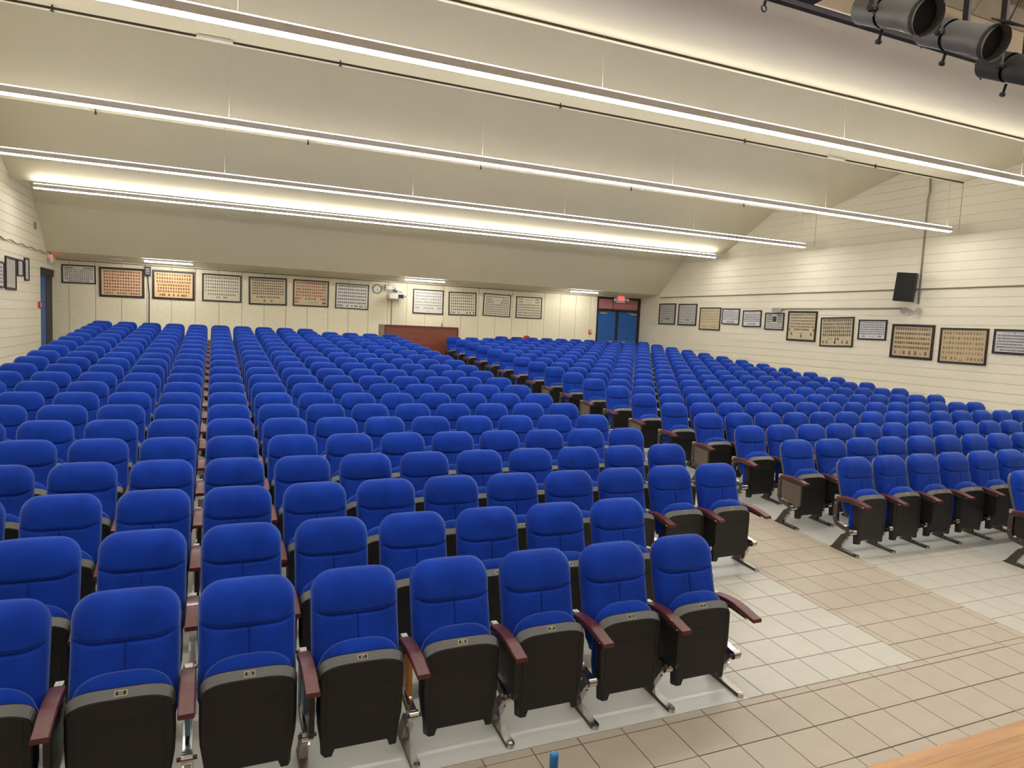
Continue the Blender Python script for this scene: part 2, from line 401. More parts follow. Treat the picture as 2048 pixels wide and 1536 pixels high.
# ================================================================== PENDANT LAMPS
LX0, LX1 = -8.56, 9.47
WX = [-8.45, -4.89, -1.32, 2.20, 5.80, 9.36]
LAMPS = [(14.33, 4.915, 'nearest the back wall'), (10.74, 4.93, 'second from the back wall'), (6.74, 4.92, 'third from the back wall'), (3.20, 4.90, 'nearest the stage spotlights'), (-1.0, 5.40, 'added unseen over the stage front')]  # the last lamp is added out of view to brighten the front floor
CEILZ = [5.06, 5.83, 6.02, 5.56, 7.05]
def lamp(y, z, which, topz):
    root = empty('pendant_light', ((LX0+LX1)/2, y, z)); tag(root, 'long white linear pendant lamp across the room, the one '+which, 'lamp', 'linear pendant lamps under the ceiling')
    hl = (LX1-LX0)/2
    q = MB(); q.prism_x([(-.047, -.036), (.047, -.036), (.047, .040), (.036, .046), (-.036, .046), (-.047, .040)], -hl, hl); q.build('housing', m_hous, root)
    n = 5; sl = 2*hl/n
    for k in range(n):
        a, b = -hl+k*sl+.004, -hl+(k+1)*sl-.004
        q = MB(); q.prism_x([(-.044, -.036), (-.043, -.046), (-.036, -.052), (.036, -.052), (.043, -.046), (.044, -.036)], a, b); q.build('lower_lens', m_lensd, root)
        q = MB(); q.prism_x([(-.034, .046), (-.037, .052), (-.030, .058), (.030, .058), (.037, .052), (.034, .046)], a, b); q.build('upper_lens', m_lensu, root)
    for x in (-hl-.006, hl-.002):
        part_box('end_cap', m_hous, root, x, x+.008, -.048, .048, -.05, .055)
    for x in WX:
        xx = x-(LX0+LX1)/2
        q = MB(); q.cyl((xx, 0, .05), (xx, .02, topz-z), .0018, n=5); q.cyl((xx, 0, .05), (xx, 0, .075), .011, n=8)
        q.build('suspension_wire', m_wire, root)
for (y, z, wh), t in zip(LAMPS, CEILZ): lamp(y, z, wh, t)

# fluorescent strips under the rear soffit
for x0, x1, wh in ((-6.80, -5.59, 'above the reddish class photos at left'), (.42, 1.76, 'above the projector'), (6.32, 7.44, 'beside the blue double doors')):
    root = empty('strip_light', ((x0+x1)/2, 18.02, 3.705)); tag(root, 'short fluorescent strip lamp under the rear soffit '+wh, 'lamp', 'fluorescent strips at the back wall')
    h = (x1-x0)/2
    part_box('body', m_whitep, root, -h, h, -.04, .06, .035, .085)
    q = MB(); q.cyl((-h+.02, -.01, .012), (h-.02, -.01, .022), .013, n=10); q.build('tube', m_tube, root)
    for s in (-1, 1): part_box('socket', m_whitep, root, s*h-.012, s*h+.012, -.035, .02, -.012, .04)

# ================================================================== CHAIRS
def bend(u):                       # shape of the seam: flat in the middle, turning up at its ends
    a = max(0.0, abs(u)-.56); return .030*(a/.4)**1.4
SZ = .772                          # height of the seam
BT, BBt = .985, .385               # top and bottom of the back
def yb(z):                         # front plane of the back shell (leaning)
    t = (BT-z)
    return .012-.21*t-.16*t*t
def hw(z, w=.242, rr=.108):
    t = z-(BT-rr)
    if t > 0: return w-rr+math.sqrt(max(0.0, rr*rr-t*t))
    if z < BBt+.04: return w-.02*(1-(z-BBt)/.04)
    return w
def backrest(full=True):
    if full:
        us = [0, .014, .026, .05, .12, .25, .4, .5, .6, .7, .8, .88, .93, .965, .988, 1.0]; zr = [BBt, BBt+.012, BBt+.05, .50, .58, .66, .725, SZ-.022, SZ-.012, SZ-.006, SZ, SZ+.006, SZ+.014, SZ+.028, .83, .88, .915, .940, .958, .970, .978, .983, BT]
    else:
        us = [0, .4, .75, .92, 1.0]; zr = [BBt, BBt+.03, .6, SZ-.016, SZ, SZ+.016, .86, .93, .965, .980, BT]
    us = [-u_ for u_ in reversed(us[1:])]+us
    q = MB(); rows = []; back = []
    for z0 in zr:
        wgt = max(0.0, 1-abs(z0-SZ)/.2); r_ = []; bk = []
        for uu in us:
            z = z0+bend(uu)*wgt; h = hw(min(z, BT)); x = uu*h
            zz = z+(.010*(1-(x/.242)**2)-.004)*max(0, (z0-.8)/(BT-.8))
            de = min(h-abs(x), max(0.0, (BT-z)*.7), max(0.0, z-BBt))
            # distance to the rounded corner
            if z > BT-.108 and abs(x) > .134: de = min(de, .8*(.108-math.hypot(abs(x)-.134, z-(BT-.108))))
            de = max(de, 0.0); t = min(de/.055, 1.0); f = math.sqrt(max(0, 1-(1-t)**2))
            d = .074*f+.010*(1-(uu)**2)*f
            d += (.016*math.exp(-((z0-.87)/.075)**2)-.004*math.exp(-((z0-.6)/.1)**2))*f
            g = math.exp(-((z0-SZ)/(.0075 if full else .012))**2)*max(0.0, min(1, (.95-abs(uu))/.08))*.024
            if z0 < SZ-.003: g = max(g, math.exp(-(x/.0045)**2)*.015*min(1, max(0, (SZ-z0)/.012)))
            r_.append((x, yb(zz)-d+g, zz)); bk.append((x, yb(zz)+.002, zz))
        rows.append(r_); back.append(bk)
    q.grid(rows, 0, True)
    if full: q.grid([rows[0], back[0]], 0, True); q.grid([back[-1], rows[-1]], 0, True)
    return q
def backshell(full=True):
    zr = [BBt-.02, BBt+.1, .6, .75, .86, .90, .930, .952, .962] if full else [BBt-.02, .7, .87, .94, .960]
    us = [-1, -.96, -.5, 0, .5, .96, 1] if full else [-1, 0, 1]
    q = MB(); fr, bk = [], []
    for z in zr:
        h = hw(min(z+.016, BT-.0005))-.006; f_, b_ = [], []
        for uu in us:
            e = .014 if abs(uu) == 1 else 0
            f_.append((uu*h, yb(z)-.004, z)); b_.append((uu*(h-.002), yb(z)+.040-e, z-.004))
        fr.append(f_); bk.append(b_)
    q.grid(fr, 0, True); q.grid(bk, 0, True, flip=True)
    q.grid([[r[0] for r in fr], [r[0] for r in bk]], 0, True); q.grid([[r[-1] for r in bk], [r[-1] for r in fr]], 0, True)
    q.grid([fr[-1], bk[-1]], 0, True); q.grid([bk[0], fr[0]], 0, True)
    return q
def seat_outline(grow=0.0, n=10, tabs=True, top=.618):
    """(x,z) loop of the folded seat, anticlockwise from bottom left"""
    w = .232+grow; pts = []
    zb = .118
    if tabs: pts += [(-w+.022, .150), (-w+.026, .086), (-w+.032, .080), (-w+.058, .080), (-w+.072, zb), (w-.072, zb), (w-.058, .080), (w-.032, .080), (w-.026, .086), (w-.022, .150)]
    else: pts += [(-w+.02, .16), (w-.02, .16)]
    pts += [(w-.004, .26), (w, .36), (w, top-.105+grow)]
    for k in range(1, n):                       # upper edge: a shallow arc with rounded shoulders
        t = k/n; a = math.pi*t
        c, s = math.cos(a), math.sin(a)
        x = w*math.copysign(abs(c)**.5, c); z = top-.105+grow+.105*s**.55
        pts.append((x, z))
    pts += [(-w, top-.105+grow), (-w, .36), (-w+.004, .26)]
    return pts
def inset(pts, d):
    cx = 0.0; cz = sum(p_[1] for p_ in pts)/len(pts); out = []
    for x, z in pts:
        out.append((x-math.copysign(min(abs(x), d), x) if x else 0, z-d*.9*max(-1, min(1, (z-cz)/.2))))
    return out
def seat_shell(full=True):
    q = MB(); o = seat_outline(n=16 if full else 6, tabs=full)
    def ins(d, dt):                       # inset sides by d, the upper edge by dt
        out = []
        for x, z in o:
            k = max(0.0, min(1.0, (z-.50)/.10)); out.append((x-math.copysign(min(abs(x), d), x), z-dt*k if z > .3 else z+d*.3))
        return out
    L = [[(x, -.268, z) for x, z in o], [(x, -.276, z) for x, z in o], [(x, -.313, z) for x, z in ins(.012, .034)], [(x, -.316, z) for x, z in ins(.020, .040)]]
    q.grid(L[:2], 0, False, closed=True); q.grid(L[2:], 0, False, closed=True)
    k = len(o); g = MB(); g.grid(L[1:3], 0, False, closed=True)
    n0 = len(q.v); q.v += g.v
    for f in g.f:
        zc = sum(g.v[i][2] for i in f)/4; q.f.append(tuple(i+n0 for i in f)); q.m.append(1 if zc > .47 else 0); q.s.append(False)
    q.face(L[3], 0); q.face(list(reversed(L[0])), 0)
    if full:
        q.prism_x([(-.3155, .462), (-.3205, .464), (-.3205, .466), (-.3155, .4675)], -.165, .165)
        q.box(-.186, -.1835, -.3180, -.312, .17, .55); q.box(.1835, .186, -.3180, -.312, .17, .55)
    return q
def seat_cushion(full=True):
    n = 18 if full else 6; w = .226
    o = [(-w+.02, .16), (w-.02, .16), (w, .30), (w, .44)]
    for k in range(n+1):                  # domed upper edge
        x = w-2*w*k/n; t = min(1.0, abs(x)/w)
        o.append((x*.998, .530+.136*(1-t**3.2)**.62))
    o += [(-w, .44), (-w, .30)]
    def ins(d):
        return [(x-math.copysign(min(abs(x), d), x), z-d if z > .3 else z+d) for x, z in o]
    ys = [(-.270, .046), (-.262, .030), (-.246, .011), (-.226, .0), (-.208, -.002), (-.194, .012), (-.187, .04)] if full else [(-.270, .044), (-.235, .004), (-.205, 0), (-.19, .03)]
    L = [[(x, y, z) for x, z in ins(d)] for y, d in ys]
    q = MB(); q.grid(L, 0, True, closed=True); q.face(L[-1], 0, True); q.face(list(reversed(L[0])), 0)
    return q
def arm_top(y):
    t = (y+.10)/(-.40)                          # 0 rear .. 1 front
    return .575+.030*math.sin(math.pi*min(1, max(0, t*.95+.08)))-.018*t
def armrest(full=True):
    q = MB(); n = 9 if full else 3; rows = []
    for k in range(n+1):
        y = -.105-(.395)*k/n; z = arm_top(y); w = .0365
        th = .036-.010*k/n
        rows.append([(-w+.004, y, z-th), (-w, y, z-th+.006), (-w, y, z-.005), (-w+.005, y, z), (w-.005, y, z), (w, y, z-.005), (w, y, z-th+.006), (w-.004, y, z-th)])
    q.grid(rows, 0, False, closed=True); q.face(list(reversed(rows[0]))); q.face(rows[-1])
    return q
def strip(q, pts, w, x0, x1, mat=0, side=1):
    """a bar of width w along (y,z) points, thick from x0 to x1"""
    pts = [Vector(p_) for p_ in pts]; A, B = [], []
    for i, p_ in enumerate(pts):
        d = (pts[min(i+1, len(pts)-1)]-pts[max(0, i-1)]).normalized(); n_ = Vector((-d.y, d.x))
        ww = w[i] if isinstance(w, (list, tuple)) else w
        A.append(p_+n_*ww/2); B.append(p_-n_*ww/2)
    k = len(pts)
    for i in range(k-1):
        for xx, fl in ((x0, 0), (x1, 1)):
            f = [(xx, *A[i]), (xx, *A[i+1]), (xx, *B[i+1]), (xx, *B[i])]; q.face(f if fl else f[::-1], side)
        q.face([(x0, *A[i]), (x0, *A[i+1]), (x1, *A[i+1]), (x1, *A[i])], mat); q.face([(x1, *B[i]), (x1, *B[i+1]), (x0, *B[i+1]), (x0, *B[i])], mat)
    q.face([(x0, *A[0]), (x1, *A[0]), (x1, *B[0]), (x0, *B[0])], mat); q.face([(x1, *A[-1]), (x0, *A[-1]), (x0, *B[-1]), (x1, *B[-1])], mat)
CF = [(-.42, .535), (-.28, .556), (-.17, .556), (-.115, .548), (-.088, .515), (-.086, .40), (-.090, .32), (-.115, .280), (-.20, .256), (-.32, .232)]
def arm_frame(full=True):
    q = MB()
    if full:
        strip(q, CF, [.022, .036, .044, .052, .054, .050, .050, .054, .050, .046], -.021, .021, 0, 1)
        q.cyl((-.026, -.322, .232), (.026, -.322, .232), .030, n=14, mat=0); q.cyl((-.046, -.322, .232), (.046, -.322, .232), .011, n=8, mat=1)
        for z in (.50, .36):
            q.cyl((-.022, -.087, z), (.022, -.087, z), .008, n=8, mat=0)
        q.box(-.018, .018, -.108, -.062, .545, .588, 2)
    else:
        strip(q, [CF[0], CF[3], CF[5], CF[7], CF[9]], .042, -.019, .019, 0, 1)
    return q
def leg(full=True):
    q = MB()
    strip(q, [(-.29, .235), (-.205, .130)], .052, -.015, .015, 0, 1)
    strip(q, [(-.225, .158), (-.118, .0)], [.074, .080], -.024, .024, 0, 1)
    return q
def foot(full=True):
    q = MB(); z = lambda y: SL*y
    if full:
        prof = [(-.055, .004), (-.075, .022), (-.14, .030), (-.30, .026), (-.40, .024)]
        for (a, za), (b, zb2) in zip(prof[:-1], prof[1:]):
            for s in (-1, 1): q.face([(s*.025, a, z(a)), (s*.025, a, z(a)+za), (s*.025, b, z(b)+zb2), (s*.025, b, z(b))], 1)
            q.face([(-.025, a, z(a)+za), (.025, a, z(a)+za), (.025, b, z(b)+zb2), (-.025, b, z(b)+zb2)], 0)
        n = 8; top = []; bot = []
        for k in range(n+1):
            t = math.pi*k/n; x = -.022*math.cos(t); y = -.40-.022*math.sin(t); top.append((x, y, z(y)+.024)); bot.append((x, y, z(y)))
        q.grid([top, bot], 0, True); q.face(top, 0)
        q.face([(-.022, -.055, z(-.055)), (.022, -.055, z(-.055)), (.022, -.055, z(-.055)+.004), (-.022, -.055, z(-.055)+.004)], 0)
        q.cyl((0, -.398, z(-.398)+.024), (0, -.398, z(-.398)+.0265), .012, n=10, mat=0)
    else:
        q.box(-.022, .022, -.41, -.06, 0, .026, 0); q.v = [(x, y, zz+z(y)) for x, y, zz in q.v]
    return q
def tablet(full=True):
    q = MB(); q.prism_x([(-.125, .535), (-.125, .345), (-.155, .300), (-.36, .262), (-.405, .262), (-.420, .30), (-.420, .515)], .0, .026)
    if full: q.prism_x([(-.15, .515), (-.15, .35), (-.17, .325), (-.39, .285), (-.40, .50)], .026, .0285)
    return q
def plate():
    q = MB(); T = Matrix.Translation((0, -.2955, .6005)) @ Matrix.Rotation(R(47.5), 4, 'X')
    q.box(-.026, .026, -.0125, .0125, 0, .003, 0, T); q.box(-.0232, .0232, -.0097, .0097, .003, .0034, 1, T); return q
PT = Matrix.Translation((0, -.2955, .6005)) @ Matrix.Rotation(R(47.5), 4, 'X') @ Matrix.Translation((0, 0, .0038))

MESH = dict(backrest=backrest().fix('backrest', [m_blue]), back_shell=backshell().fix('back_shell', [m_shell]), seat_cushion=seat_cushion().fix('seat_cushion', [m_blue]),
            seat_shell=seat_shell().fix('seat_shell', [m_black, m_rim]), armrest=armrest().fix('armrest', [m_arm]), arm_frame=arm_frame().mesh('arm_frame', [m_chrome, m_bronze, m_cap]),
            leg=leg().mesh('leg', [m_chrome, m_bronze]), foot=foot().mesh('foot', [m_chrome, m_bronze]), tablet_panel=tablet().mesh('tablet_panel', [m_black]),
            number_plate=plate().mesh('number_plate', [m_plate, m_platek]))
def edge_panel(mat, nm):
    q = MB(); q.box(-.012, .010, -.245, -.135, .30, .50); return q.mesh(nm, [mat])
TB, TO = edge_panel(m_tblue, 'tablet_board'), edge_panel(m_torange, 'tablet_board')
tabmesh_aisle = tablet().mesh('tablet_panel', [M('tablet_panel_brown', s2l((98, 90, 80)), .45)])
DIG = {}
def digits(n):
    if n not in DIG: DIG[n] = text_mesh('%02d' % n, .0215, m_plate, 'number')
    return DIG[n]

seats = []                          # (block, row, col, x, y, has_right_end, panel)
for r in range(21):
    y = SY0+r*DY
    last = 11 if r < 2 else 14
    for c in range(1, 15):
        if c > last or (r == 20 and c > 10): continue
        pan = (c+r//2) % 2 == 1
        seats.append(('left', r, c, SX0+(c-14)*DX, y, c == last or (r == 20 and c == 10), pan, last-c+1))
    if r == 0: continue
    if r == 20:
        xx = np.linspace(RX0+3*DX+.2, RX0+13*DX, 11)
        for k, x in enumerate(xx): seats.append(('right', r, k+3, float(x), y, k == 10, False, k+1))
        continue
    first = 3 if r == 1 else 0
    for c in range(first, 14):
        pan = (r % 2 == 1) if c == 0 else ((c+r) % 2 == 0)
        seats.append(('right', r, c, RX0+c*DX, y, c == 13, pan, c-first+1))
def in_view(s):
    for dx in (-.25, 0, .25):
        for dz in (.15, .6, .98):
            x, y, w = proj(s[3]+dx, s[4]-.1, fz(s[4])+dz)
            if w > .3 and 0 <= x <= 2048 and 0 <= y <= 1536: return True
    return False
order = sorted([i for i, s in enumerate(seats) if in_view(s)], key=lambda i: proj(seats[i][3], seats[i][4], fz(seats[i][4])+.9)[2])
near = set(order[:300])
BLUE_EDGE = {('left', 0, 5), ('left', 0, 6), ('left', 0, 7), ('left', 0, 4)}
rj = random.Random(3)
for i in order[:300]:
    blk, r, c, x, y, rend, pan, k = seats[i]
    root = empty('auditorium_chair', (x, y, fz(y)))
    row = r+1 if blk == 'left' else r
    rowname = 'front row' if row == 1 else ORD[row]+' row'
    kname = 'beside the aisle' if k == 1 else ORD[k]+' from the aisle'
    tag(root, 'blue folding auditorium chair, %s block, %s, %s' % (blk, rowname, kname), 'chair', 'blue chairs of the %s block' % blk)
    j = rj.uniform(-1, 1)
    for nm in ('backrest', 'back_shell', 'seat_cushion', 'seat_shell'):
        o = obj(nm, MESH[nm], root)
        if nm in ('backrest', 'back_shell'): o.rotation_euler = (R(.5*j), 0, 0)
    npl = obj('number_plate', MESH['number_plate'], root)
    if proj(x, y, fz(y)+.6)[2] < 9.0:
        d = obj('number', digits(c if blk == 'left' else c+15), npl); d.matrix_local = PT
    for side in ((-1, 1) if rend else (-1,)):
        ox = side*DX/2
        for nm in ('armrest', 'arm_frame', 'leg', 'foot'): obj(nm, MESH[nm], root, (ox, 0, 0))
    if pan:
        if blk == 'right' and c == 0:
            o = obj('tablet_panel', tabmesh_aisle, root, (-DX/2-.022, 0, 0))
        else: obj('tablet_panel', MESH['tablet_panel'], root, (-DX/2-.004, 0, 0))
    if (blk, r, c) in BLUE_EDGE: obj('tablet_board', TB, root, (-DX/2, 0, 0))
    if (blk, r, c) == ('left', 0, 8): obj('tablet_board', TO, root, (-DX/2, 0, 0))

# all the other chairs: one object
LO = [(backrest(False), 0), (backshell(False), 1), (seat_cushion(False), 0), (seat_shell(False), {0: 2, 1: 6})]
LA = [(armrest(False), {0: 3}), (arm_frame(False), {0: 4, 1: 5}), (foot(False), {0: 4, 1: 5}), (leg(), {0: 4, 1: 5})]
BV, BF, BM, BS = [], [], [], []
def push(q, off, mp):
    n = sum(len(a) for a in BV)
    BV.append(np.array(q.v)+np.array(off))
    BF.extend([tuple(i+n for i in f) for f in q.f]); BM.extend([mp if isinstance(mp, int) else mp[k] for k in q.m]); BS.extend(q.s)
one = MB()
def chair_lod(rend):
    q = MB()
    def add(s, off, mp):
        n = len(q.v); q.v += [(a+off, b, c) for a, b, c in s.v]; q.f += [tuple(i+n for i in f) for f in s.f]
        q.m += [mp if isinstance(mp, int) else mp[k] for k in s.m]; q.s += s.s
    for s, mt in LO: add(s, 0, mt)
    for side in ((-1, 1) if rend else (-1,)):
        for s, mp in LA: add(s, side*DX/2, mp)
    return q
lod = {False: chair_lod(False), True: chair_lod(True)}
cnt = 0; VV, FF, MM, SS = [], [], [], []
for i, s in enumerate(seats):
    if i in near: continue
    q = lod[s[5]]; VV.append(np.array(q.v)+np.array([s[3], s[4], fz(s[4])]))
    FF += [tuple(k+cnt for k in f) for f in q.f]; MM += q.m; SS += q.s; cnt += len(q.v)
me = bpy.data.meshes.new('auditorium_seating'); me.from_pydata(np.concatenate(VV).tolist(), [], FF)
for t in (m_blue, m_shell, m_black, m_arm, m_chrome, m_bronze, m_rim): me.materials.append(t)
me.polygons.foreach_set('material_index', MM); me.polygons.foreach_set('use_smooth', SS); me.update()
bm = bmesh.new(); bm.from_mesh(me); bmesh.ops.recalc_face_normals(bm, faces=bm.faces); bm.to_mesh(me); bm.free()
tag(obj('auditorium_seating', me), 'far rows of blue auditorium chairs in front of the back wall', 'chairs', kind='stuff')

# ================================================================== FRAMED CLASS PHOTOS
INK = {'grey': [(70, 68, 66), (104, 100, 96), (150, 146, 140)], 'sepia': [(112, 52, 34), (140, 78, 52), (168, 108, 74)], 'brown': [(72, 48, 38), (100, 70, 54), (140, 108, 86)],
       'black': [(34, 33, 33), (64, 62, 60), (112, 108, 104)], 'red': [(150, 50, 42), (176, 86, 70), (190, 122, 98)], 'dim': [(84, 72, 54), (120, 104, 80), (156, 138, 110)]}
PAPER = {'white': (224, 222, 214), 'bluewhite': (222, 222, 226), 'cream': (226, 218, 192), 'tan': (208, 193, 158), 'ochre': (200, 178, 138), 'sepia': (232, 200, 160), 'orange': (240, 204, 150), 'grey': (196, 196, 190)}
def picture(axis, pos, z, w, h, tilt, paper, ink, rows, label, group, texts=(), shape='rect', fw=.032, extra=(), seed=0):
    """axis b: back wall at x=pos; r / l: side walls at y=pos. rows: list of (v, [u...], size_u, size_v, ink or None) in 0..1 of the print"""
    rnd = random.Random(seed); root = empty('framed_photo')
    if axis == 'b': root.location = (pos, YB-.001, z); root.rotation_euler = (0, -tilt, 0)
    elif axis == 'r': root.location = (XR-.001, pos, z); root.rotation_euler = (0, 0, R(-90)); root.rotation_euler = (Matrix.Rotation(R(-90), 4, 'Z') @ Matrix.Rotation(tilt, 4, 'Y')).to_euler()
    else: root.location = (XL+.001, pos, z); root.rotation_euler = (Matrix.Rotation(R(90), 4, 'Z') @ Matrix.Rotation(-tilt, 4, 'Y')).to_euler()
    tag(root, label, 'framed photo', group)
    fw *= 1.2
    # local: x right as seen, -y towards the room, z up
    for nm, b in (('frame_rail', (-w/2, w/2, -.028, 0, h/2-fw, h/2)), ('frame_rail', (-w/2, w/2, -.028, 0, -h/2, -h/2+fw)),
                  ('frame_rail', (-w/2, -w/2+fw, -.028, 0, -h/2+fw, h/2-fw)), ('frame_rail', (w/2-fw, w/2, -.028, 0, -h/2+fw, h/2-fw))):
        part_box(nm, m_frame, root, *b)
    pm = M('print_'+paper, s2l(PAPER[paper]), .35, var=.03, vscale=3, coat=.15)
    sheet_ = part_box('print', pm, root, -w/2+fw*.6, w/2-fw*.6, -.012, -.002, -h/2+fw*.6, h/2-fw*.6)
    iw, ih = w-2*fw, h-2*fw
    inks = [M('ink_%s_%d' % (ink, k), s2l(c), .5) for k, c in enumerate(INK[ink])]
    alt = [M('ink_red_%d' % k, s2l(c), .5) for k, c in enumerate(INK['red'])]; face = M('ink_face_'+ink, s2l(tuple(int(.62*a+.38*b) for a, b in zip(INK[ink][2], PAPER[paper]))), .5)
    q = MB(); mats = inks+[face]+alt
    for v, us, su, sv, red in rows:
        for uu in us:
            cx, cz = (uu-.5)*iw, (.5-v)*ih; a, b = su*iw/2, sv*ih/2; k = rnd.choice((0, 0, 1, 1, 2)); k = k+4 if red else k
            if shape == 'rect':
                q.box(cx-a, cx+a, -.0135, -.012, cz-b, cz+b, k)
                q.box(cx-a*rnd.uniform(.25, .5), cx+a*rnd.uniform(.2, .5), -.0142, -.0135, cz-b*rnd.uniform(.1, .5), cz+b*rnd.uniform(.4, .75), 3)
            else:
                el = [(cx+a*math.cos(t), -.0135, cz+b*math.sin(t)) for t in [2*math.pi*i/8 for i in range(8)]]; q.face(el, k)
                q.face([(cx+a*.5*math.cos(t), -.0142, cz+b*(.15+.5*math.sin(t))) for t in [2*math.pi*i/6 for i in range(6)]], 3)
    for x0, x1, z0, z1, k in extra: q.box((x0-.5)*iw, (x1-.5)*iw, -.0135, -.012, (.5-z1)*ih, (.5-z0)*ih, k)
    if q.f: tag(q.build('portraits', mats, root, fix=False), kind='stuff')
    for txt, uu, v, sz in texts:
        t = obj('lettering', text_mesh(txt, sz, inks[0]), root, ((uu-.5)*iw, -.0136, (.5-v)*ih)); t.rotation_euler = (R(90), 0, 0)
def ev(n, a=.05, b=.95): return [a+(b-a)*(i+.5)/n for i in range(n)]
def rws(n, cols, v0, v1, fu=.62, fv=.68, a=.04, b=.96, red=False):
    dv = (v1-v0)/n; return [(v0+dv*(i+.5), ev(cols, a, b), (b-a)/cols*fu, dv*fv, red) for i in range(n)]
GB, GR, GL = 'class photos along the back wall', 'class photos along the right wall', 'frames on the left wall'
picture('b', -8.47, 3.30, .81, .51, .017, 'white', 'grey', [(.1, ev(15)[:5]+ev(15)[10:], .04, .085, False)]+rws(6, 15, .16, .86)+[(.92, ev(15)[2:13], .04, .085, False)], 'small white class photo, leftmost frame on the back wall', GB, fw=.03, seed=1)
picture('b', -7.43, 3.14, 1.12, .83, .01, 'sepia', 'sepia', rws(7, 14, .02, .86, .68, .62)+[(.92, ev(14)[:4]+ev(14)[5:9]+ev(14)[10:], .044, .075, False)], 'large reddish class photo left of the hanging cable box', GB, texts=[('19', .36, .92, .06), ('81', .67, .92, .06)], fw=.05, seed=2)
picture('b', -6.12, 3.15, 1.11, .83, .003, 'orange', 'sepia', rws(3, 14, .02, .44, .6, .62)+rws(3, 13, .44, .82, .62, .6, .07, .93)+[(.90, [.15, .21, .26, .38, .5, .62, .72, .77, .83], .045, .08, False)], 'orange tinted class photo right of the hanging cable box', GB, fw=.05, seed=3)
picture('b', -4.83, 3.15, 1.08, .81, 0, 'cream', 'black', rws(5, 15, .03, .68, .45, .5)+[(.76, ev(13, .1, .9), .03, .06, False), (.88, [.37, .43, .56, .62], .03, .06, False)], 'cream class photo with small dark portraits, fourth frame from left', GB, texts=[('class of', .25, .9, .03), ('seniors', .8, .92, .03)], fw=.035, seed=4)
picture('b', -3.54, 3.14, 1.10, .84, .017, 'tan', 'brown', rws(6, 15, .02, .66, .66, .58)+[(.74, ev(10, .16, .84), .045, .06, False), (.89, [.4, .6], .05, .08, False)], 'tan class photo with two lone portraits at the bottom', GB, texts=[('seniors', .15, .9, .035), ('staff', .88, .9, .03)], fw=.04, seed=5)
picture('b', -2.27, 3.15, 1.08, .82, .001, 'tan', 'red', rws(5, 14, .02, .66, .64, .6)+[(.73, [.05, .11, .17, .35, .44, .53, .62, .82, .88, .94], .05, .08, True), (.87, [.05, .11], .05, .08, True)], 'class photo with reddish portraits and script line below', GB, texts=[('Class Day Book', .55, .88, .05)], extra=[(.84, .96, .84, .94, 5)], fw=.035, seed=6)
picture('b', -1.00, 3.13, 1.05, .80, -.009, 'white', 'black', rws(6, 15, .0, .84, .58, .5)+[(.91, [.05, .12, .18, .36, .5, .6, .66, .76, .82, .94], .04, .07, False)], 'white class photo hanging left of the wall clock', GB, texts=[('19', .43, .91, .03)], fw=.026, seed=7)
picture('b', 1.52, 3.10, 1.06, .81, -.001, 'white', 'grey', rws(5, 15, .05, .72, .45, .45)+[(.78, [.08, .13, .18, .84, .9, .95], .03, .06, False), (.78, [.36, .42, .48, .54, .6, .66], .03, .06, True)], 'pale class photo just right of the projector', GB, texts=[('seniors', .5, .92, .03)], fw=.03, seed=8)
picture('b', 2.73, 3.10, 1.00, .79, .019, 'cream', 'black', rws(6, 12, .03, .84, .5, .55)+[(.91, [.08, .18, .36, .68, .8, .94], .045, .08, False)], 'tilted class photo above the right end of the booth', GB, fw=.03, seed=9)
picture('b', 4.00, 3.12, 1.03, .78, -.017, 'cream', 'black', rws(1, 14, .06, .17, .6, .8)+[(.24, ev(14)[:4]+ev(14)[10:], .04, .09, False), (.36, ev(14)[:5]+ev(14)[9:], .04, .09, False)]+rws(5, 14, .42, .97, .58, .75), 'class photo of oval portraits, second from last on back wall', GB, texts=[('Graduating Class', .5, .27, .05)], shape='oval', fw=.026, seed=10)
picture('b', 5.23, 3.10, 1.01, .76, .003, 'cream', 'black', [(.09, [.1, .16, .22, .78, .84, .9], .04, .09, False), (.22, [.1, .16, .22, .78, .84, .9], .04, .09, False)]+rws(5, 13, .3, .96, .58, .72), 'class photo of oval portraits nearest the double doors', GB, texts=[('Senior Class', .5, .12, .06), ('of the school', .5, .24, .04)], shape='oval', fw=.026, seed=11)
picture('r', 17.25, 3.11, .97, .75, .004, 'grey', 'black', rws(6, 14, .05, .8, .55, .72)+[(.88, ev(14)[:3]+ev(14)[11:], .04, .1, False)], 'grey class photo dated 2020 nearest the back right corner', GR, texts=[('2020', .52, .78, .12), ('Class of seniors', .5, .92, .05)], shape='oval', fw=.035, seed=12)
picture('r', 16.10, 3.09, 1.00, .74, .006, 'grey', 'grey', rws(5, 13, .06, .82, .5, .66)+[(.9, ev(13)[:3]+ev(13)[10:], .04, .1, False)], 'grey class photo dated 2022 second from the back right corner', GR, texts=[('2022', .52, .78, .12), ('Class of seniors', .5, .92, .05)], shape='oval', fw=.035, seed=13)
picture('r', 14.91, 2.96, 1.04, .74, .009, 'tan', 'dim', rws(5, 15, .06, .72, .34, .55), 'tan faded class photo with a script line, third on right wall', GR, texts=[('Senior', .25, .87, .09), ('seniors of', .7, .82, .06), ('the class', .72, .91, .06)], fw=.03, seed=14)
picture('r', 13.92, 3.04, .80, .50, .019, 'bluewhite', 'grey', rws(5, 14, .12, .78, .6, .6)+[(.88, ev(14)[3:11], .045, .1, False)], 'small white class photo touching the tan faded one', GR, texts=[('County High School', .5, .06, .04)], fw=.028, seed=15)
picture('r', 12.98, 2.98, .78, .50, -.008, 'bluewhite', 'grey', rws(5, 13, .14, .74, .62, .6)+[(.87, ev(9)[2:7], .05, .12, False)], 'small white class photo with five bold portraits below', GR, texts=[('County High School', .5, .07, .04)], fw=.028, seed=16)
